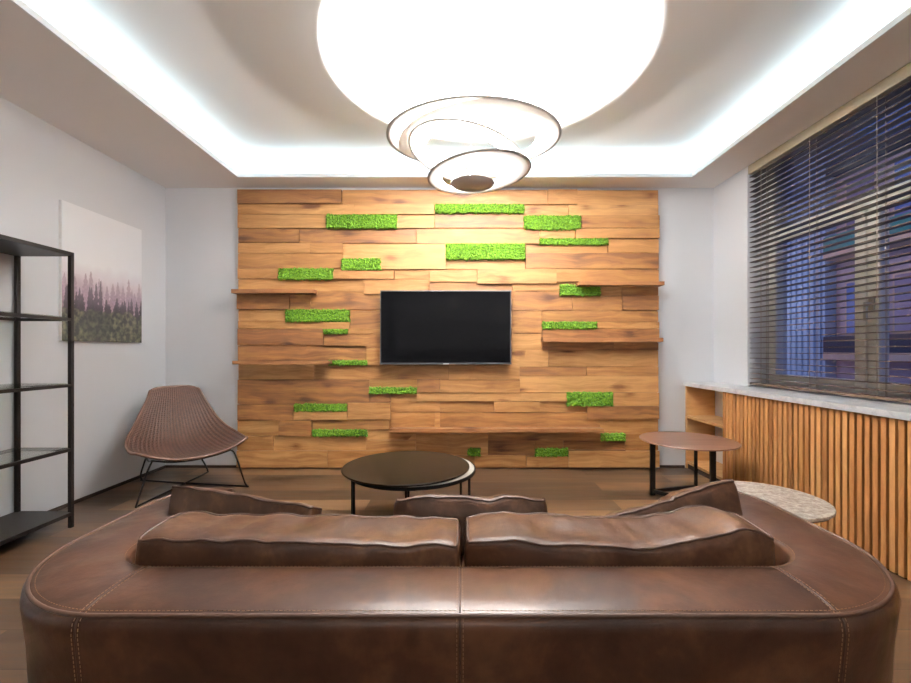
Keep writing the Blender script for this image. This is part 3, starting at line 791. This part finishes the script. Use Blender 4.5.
# centre and corner seams over the top and down the back
def cross_top(k_or_x, dx=0):
    pass
def surf(k, j, extra=.0012):
    return sect[k][j]
kc = n_st//2
kl = 9+13; kr = n_st-1-kl
def seam_lines(mb, seams_mb, kk, shift):
    top = [sect[kk][j]+Vector((shift, 0, .0016)) for j in range(len(prf), m-4)]
    dashes(mb, top)
    back = [sect[kk][j]+Vector((shift, -.0018, 0)) for j in range(len(prf)-1, 0, -1)]
    dashes(mb, back)
for kk in (kc, kl, kr):
    sm = MB()
    for shf in (-.0065, .0065): seam_lines(s, sm, kk, shf)
    sm.tube([sect[kk][j]+Vector((0, 0, .0002)) for j in range(len(prf), m-4)], .0022, 6)
    sm.tube([sect[kk][j]+Vector((0, -.0002, 0)) for j in range(len(prf)-1, 0, -1)], .0022, 6)
    sm.build('seam', 'piping', sofa)
s.build('stitching', 'stitch', sofa)
# seat
def rbox(cx, cy, cz, a, b_, c, n=6, res=(24, 12, 8), seed=0, wr_=.0, deform=None, uvw=False):
    """rounded, slightly puffed cushion body; returns MB and the mapping function"""
    sd = Vector((seed*7.3, seed*3.1, seed))
    def f(u, v, w):
        # round every section of the box
        p = Vector((u, v, w)); mx = max(abs(u), abs(v), abs(w)); 
        if mx > 0:
            nn = (abs(u)**n+abs(v)**n+abs(w)**n)**(1/n); p = p*(mx/nn)
        q = Vector(((p.x*.35+u*.65)*a, p.y*b_, p.z*c))
        pf = 1+.10*(1-u*u)*(1-w*w)
        q.y *= pf; q.z *= 1+.04*(1-u*u)
        if wr_:
            g = q+sd
            e = max(abs(u), abs(w))**3
            amp = wr_*(.6+.8*e)
            q += Vector((0, noise.noise(Vector((g.x*9, g.y*14, g.z*12)))*amp, noise.noise(Vector((g.x*11+4, g.y*7, g.z*5)))*amp))
            q.z += wr_*.45*noise.noise(Vector((g.x*26, g.y*9, 2+seed)))
        if deform: q = deform(q, u, v, w)
        return Vector((cx, cy, cz))+q
    mb = MB()
    def grid(fn, n1, n2):
        b0 = len(mb.v)
        for j in range(n2+1):
            for i in range(n1+1): mb.v.append(tuple(fn(-1+2*i/n1, -1+2*j/n2)))
        for j in range(n2):
            for i in range(n1):
                q = b0+j*(n1+1)+i; mb.face([q, q+1, q+n1+2, q+n1+1], smooth=True)
    r1, r2_, r3 = res
    for sg in (-1, 1):
        grid(lambda i, j: f(i, sg, j), r1, r3); grid(lambda i, j: f(i, j, sg), r1, r2_); grid(lambda i, j: f(sg, i, j), r2_, r3)
    return mb, f
def weld(o, d=.0004):
    b = bmesh.new(); b.from_mesh(o.data); bmesh.ops.remove_doubles(b, verts=b.verts[:], dist=d)
    bmesh.ops.recalc_face_normals(b, faces=b.faces[:]); b.to_mesh(o.data); b.free()
for sg in (-1, 1):
    mb, f = rbox(sg*.456, 1.40, .322, .454, .306, .075, n=9, res=(40, 30, 12), seed=2+sg, wr_=.006)
    o = mb.build('seat_cushion', 'leather', sofa); weld(o)
boxobj('seat_base', 'leather', -.905, 1.12, .04, .905, 1.66, .245, sofa, bev=.01)
for x in (-.98, .98):
    for y in (1.02, 1.58):
        s = MB(); s.tube([(x, y, 0), (x, y, .05)], .022, 12); s.build('foot', 'black_steel', sofa)

def cushion(name, label, cat, group, cen, dims, rot, seed, n=7, wr_=.008, deform=None, mat='leather_worn', loops=('top',)):
    root = thing(name, label, cat, cen, group)
    mb, f = rbox(0, 0, 0, *dims, n=n, res=(56, 14, 24), seed=seed, wr_=wr_, deform=deform)
    root['base'] = (0, 0, 0)
    o = mb.build('cover', mat, root); o.location = (0, 0, 0); weld(o)
    for v in loops:
        pts = []
        if v == 'top':
            K = 60
            pts = [f(-1+2*i/K, -1, 1) for i in range(K)]+[f(1, -1+2*i/14, 1) for i in range(14)]+[f(1-2*i/K, 1, 1) for i in range(K)]+[f(-1, 1-2*i/14, 1) for i in range(14)]
            s = MB(); s.tube(pts, .0042, 6, closed=True); s.build('piping', 'piping', root).location = (0, 0, 0)
            continue
        K = 40
        for i in range(K): pts.append(f(-1+2*i/K, v, 1))
        for i in range(14): pts.append(f(1, v, 1-2*i/14))
        for i in range(K): pts.append(f(1-2*i/K, v, -1))
        for i in range(14): pts.append(f(-1, v, -1+2*i/14))
        s = MB(); s.tube(pts, .0045, 6, closed=True); s.build('piping', 'piping', root).location = (0, 0, 0)
    root.rotation_euler = rot
    return root
def d_left(q, u, v, w):
    if w > 0: q.z += .010*math.exp(-((u+.86)/.12)**2)*w-.008*w*u
    return q
def d_right(q, u, v, w):
    if w > 0: q.z += w*(.034*math.exp(-((u-.80)/.24)**2)+.012*math.exp(-((u+.75)/.2)**2)-.008*math.exp(-((u-.1)/.3)**2))
    return q
def d_pl(q, u, v, w):
    if u < 0: q.x -= .28*q.z*(-u)
    return q
def d_pr(q, u, v, w):
    if u > 0: q.x += .30*q.z*u; q.z += .008*max(0, w)*(1-u*u)
    return q
GB = 'two large back cushions leaning on the low sofa back'
cushion('back_cushion', 'wide brown leather back cushion in the left half of the sofa', 'cushion', GB, (-.428, 1.205, .472), (.430, .098, .076), (0, 0, 0), 1, n=11, deform=d_left)
cushion('back_cushion', 'wide brown leather back cushion in the right half of the sofa', 'cushion', GB, (.424, 1.205, .472), (.412, .098, .076), (0, 0, 0), 5, n=11, deform=d_right)
GT = 'small brown leather throw pillows on the sofa seat'
cushion('throw_pillow', 'brown leather throw pillow slanting in the left corner of the sofa', 'pillow', GT, (-.725, 1.395, .462), (.262, .036, .108), (math.radians(-22), math.radians(3), math.radians(-14)), 9, n=12, deform=d_pl, wr_=.006)
cushion('throw_pillow', 'brown leather throw pillow upright in the middle of the sofa', 'pillow', GT, (.035, 1.445, .458), (.262, .045, .092), (math.radians(-20), 0, 0), 12, n=6, wr_=.010)
cushion('throw_pillow', 'brown leather throw pillow tilted up in the right corner of the sofa', 'pillow', GT, (.722, 1.42, .463), (.236, .050, .092), (math.radians(-24), math.radians(-10), math.radians(13)), 15, n=7, deform=d_pr, wr_=.008)

# ------------------------------------------------------------ pendant lamp
pn = thing('pendant_lamp', 'white spiral pendant lamp of nested rings hanging from the ceiling', 'lamp', (PEND[0], PEND[1], ZC))
def blade(name, c, ro, ci, ri, rx, ry, a0=0, a1=360, curl=0):
    """flat crescent: outer circle ro about c, inner circle ri about c+ci, tilted"""
    s = MB(); K = 96; full = (a1-a0) >= 360; rot = Matrix.Rotation(math.radians(rx), 4, 'X') @ Matrix.Rotation(math.radians(ry), 4, 'Y')
    th = .0022; n_ = K if full else K+1; rad = 6
    for side in (-1, 1):
        for k in range(n_):
            a = math.radians(a0+(a1-a0)*k/K); dx, dy = math.cos(a), math.sin(a)
            po_ = Vector((ro*dx, ro*dy, 0)); pi_ = Vector((ci[0]+ri*dx, ci[1]+ri*dy, 0))
            for j in range(rad+1):
                t_ = j/rad; p = po_.lerp(pi_, t_); p.z += curl*math.sin(PI*t_)+side*th
                s.v.append(tuple(Vector(c)+(rot @ p)))
    st_ = n_*(rad+1)
    for k in range(K):
        k2 = (k+1) % n_
        for sd in (0, 1):
            for j in range(rad):
                a = sd*st_+k*(rad+1)+j; b2 = sd*st_+k2*(rad+1)+j; s.face([a, a+1, b2+1, b2], smooth=True)
        for j in (0, rad):
            a = k*(rad+1)+j; b2 = k2*(rad+1)+j; s.face([a, b2, b2+st_, a+st_])
    if not full:
        for k in (0, K):
            for j in range(rad): a = k*(rad+1)+j; s.face([a, a+1, a+1+st_, a+st_])
    return s.build(name, 'pendant', pn)
px_, py_, pz_ = PEND
blade('outer_ring', (px_, 2.40, 2.245), .485, (.028, .015), .325, 5, 0, curl=-.003)
blade('middle_ring', (px_-.035, 2.37, 2.13), .335, (.0, .01), .240, -4, 13, curl=-.004)
blade('lower_ring', (px_+.03, 2.335, 2.022), .285, (-.02, .01), .185, 0, -6, curl=-.003)
s = MB(); s.lathe([(.02, pz_-.032), (.118, pz_-.020), (.12, pz_-.016), (.02, pz_-.024)], px_-.005, py_, 48, smooth=True); s.build('lamp_dish', 'pendant', pn)
s = MB(); s.lathe([(.012, pz_-.026), (.022, pz_-.02), (.024, pz_-.004)][:2], px_, py_, 24); s.build('bulb_holder', 'chrome', pn)
s = MB(); s.lathe([(.004, ZC-.022), (.085, ZC-.018), (.09, ZC-.001), (.004, ZC-.0005)], px_+.005, 2.42, 48); s.build('canopy', 'pendant', pn)
s = MB()
s.tube([(px_+.005, 2.42, ZC-.02), (px_, py_, pz_-.015+.01)], .0011, 5) if False else None
for (x, y, z) in ((px_-.43, 2.40, 2.245), (px_+.30, 2.74, 2.28), (px_+.22, 2.05, 2.215)):
    s.tube([(px_+.005, 2.42, ZC-.02), (x, y, z)], .0009, 5)
s.tube([(px_-.04, 2.40, ZC-.3), (px_-.035, py_, pz_-.02)], .0018, 5) if False else None
s.tube([(px_+.20, 2.50, 2.25), (px_+.17, 2.36, 2.03)], .0018, 5); s.tube([(px_-.01, 2.50, 2.26), (px_-.02, 2.36, 1.99)], .0018, 5)
s.build('suspension_wires', 'pendant', pn)

# ------------------------------------------------------------ globe lamps behind the viewer
def m_lamp():
    m = m_emit('opal_globe', (1, .87, .72), 1.5); return m
gm = m_lamp()
for i, g in enumerate(GLOBES):
    gl = thing('globe_lamp', ('small glass globe lamp hanging on a cord behind the sofa, the higher one', 'small glass globe lamp hanging on a cord behind the sofa, the lower one')[i], 'lamp', g, 'globe lamps')
    s = MB(); s.tube([(g[0], g[1], g[2]+.1), (g[0], g[1], (ZC if g[1] > TY0 else ZS))], .003, 6); s.build('cord', 'black_steel', gl)
    s = MB(); s.lathe([(.03, g[2]+.095), (.035, g[2]+.10), (.03, g[2]+.13), (.008, g[2]+.14)], g[0], g[1], 24); s.build('cap', 'black_steel', gl)

# ------------------------------------------------------------ outside
FX = 12.0
def m_facade(name, rgb):
    return plain(name, rgb, .9, nscale=1.2, var=.15)
M['facade'] = m_facade('mauve_render', (.34, .27, .31)); M['reflection_blue'] = m_facade('pale_blue_reflection', (.34, .44, .58))
M['fac_trim'] = m_facade('pinkish_stone', (.46, .33, .27)); M['awning'] = plain('teal_awning', (.02, .16, .17), .8)
M['blueglass'] = m_emit('lit_blue_window', (.02, .08, .42), .38); M['shopglass'] = m_emit('lit_violet_window', (.16, .12, .34), .30)
M['facdark'] = plain('dark_roof', (.03, .035, .06), .8)
bd = thing('apartment_building', 'mauve apartment block across the street seen through the blind', 'building', (FX, 10, -9))
boxobj('wall', 'facade', FX, 2, -9, FX+6, 13.55, 6.6, bd)
boxobj('roof', 'facdark', FX-.3, 1.8, 6.6, FX+6, 13.6, 6.9, bd)
for zf in (-2.2, 1.0, 4.1):
    boxobj('balcony', 'fac_trim', FX-.55, 3, zf-.22, FX, 13.4, zf, bd)
    boxobj('balcony_rail', 'awning' if zf > 3 else 'facdark', FX-.55, 3, zf, FX-.50, 13.4, zf+.5, bd)
for r_, zf in enumerate((-1.9, 1.3, 4.4)):
    y = 12.2; c_ = 0
    while y > 4:
        w = boxobj('window', 'fac_trim', FX-.04, y, zf+.2, FX+.02, y+1.0, zf+1.9, bd)
        boxobj('pane', 'blueglass' if (c_+r_) % 2 else 'shopglass', FX-.06, y+.07, zf+.27, FX-.035, y+.93, zf+1.83, w).location = (0, 0, 0)
        y -= 1.45; c_ += 1
bd2 = thing('reflection_backdrop', 'pale blue ribbed block imitating a glass reflection at the left edge of the window view', 'building', (FX, 17, -9))  # added block, imitates the bluish striped reflection in the window glass
boxobj('wall', 'reflection_blue', FX-.3, 13.62, -9, FX+6, 24, 8.0, bd2)
s = MB()
for i in range(26): s.box(FX-.36, 13.75+i*.25, -8, FX-.30, 13.83+i*.25, 7.8)
s.build('reflection_ribs', 'reflection_blue', bd2)
b = MB(); b.box(2.8, -10, -9.2, 40, 40, -9); o = b.build('street', 'concrete'); o['kind'] = 'structure'
for o in list(bpy.data.objects):
    if 'base' in o: del o['base']
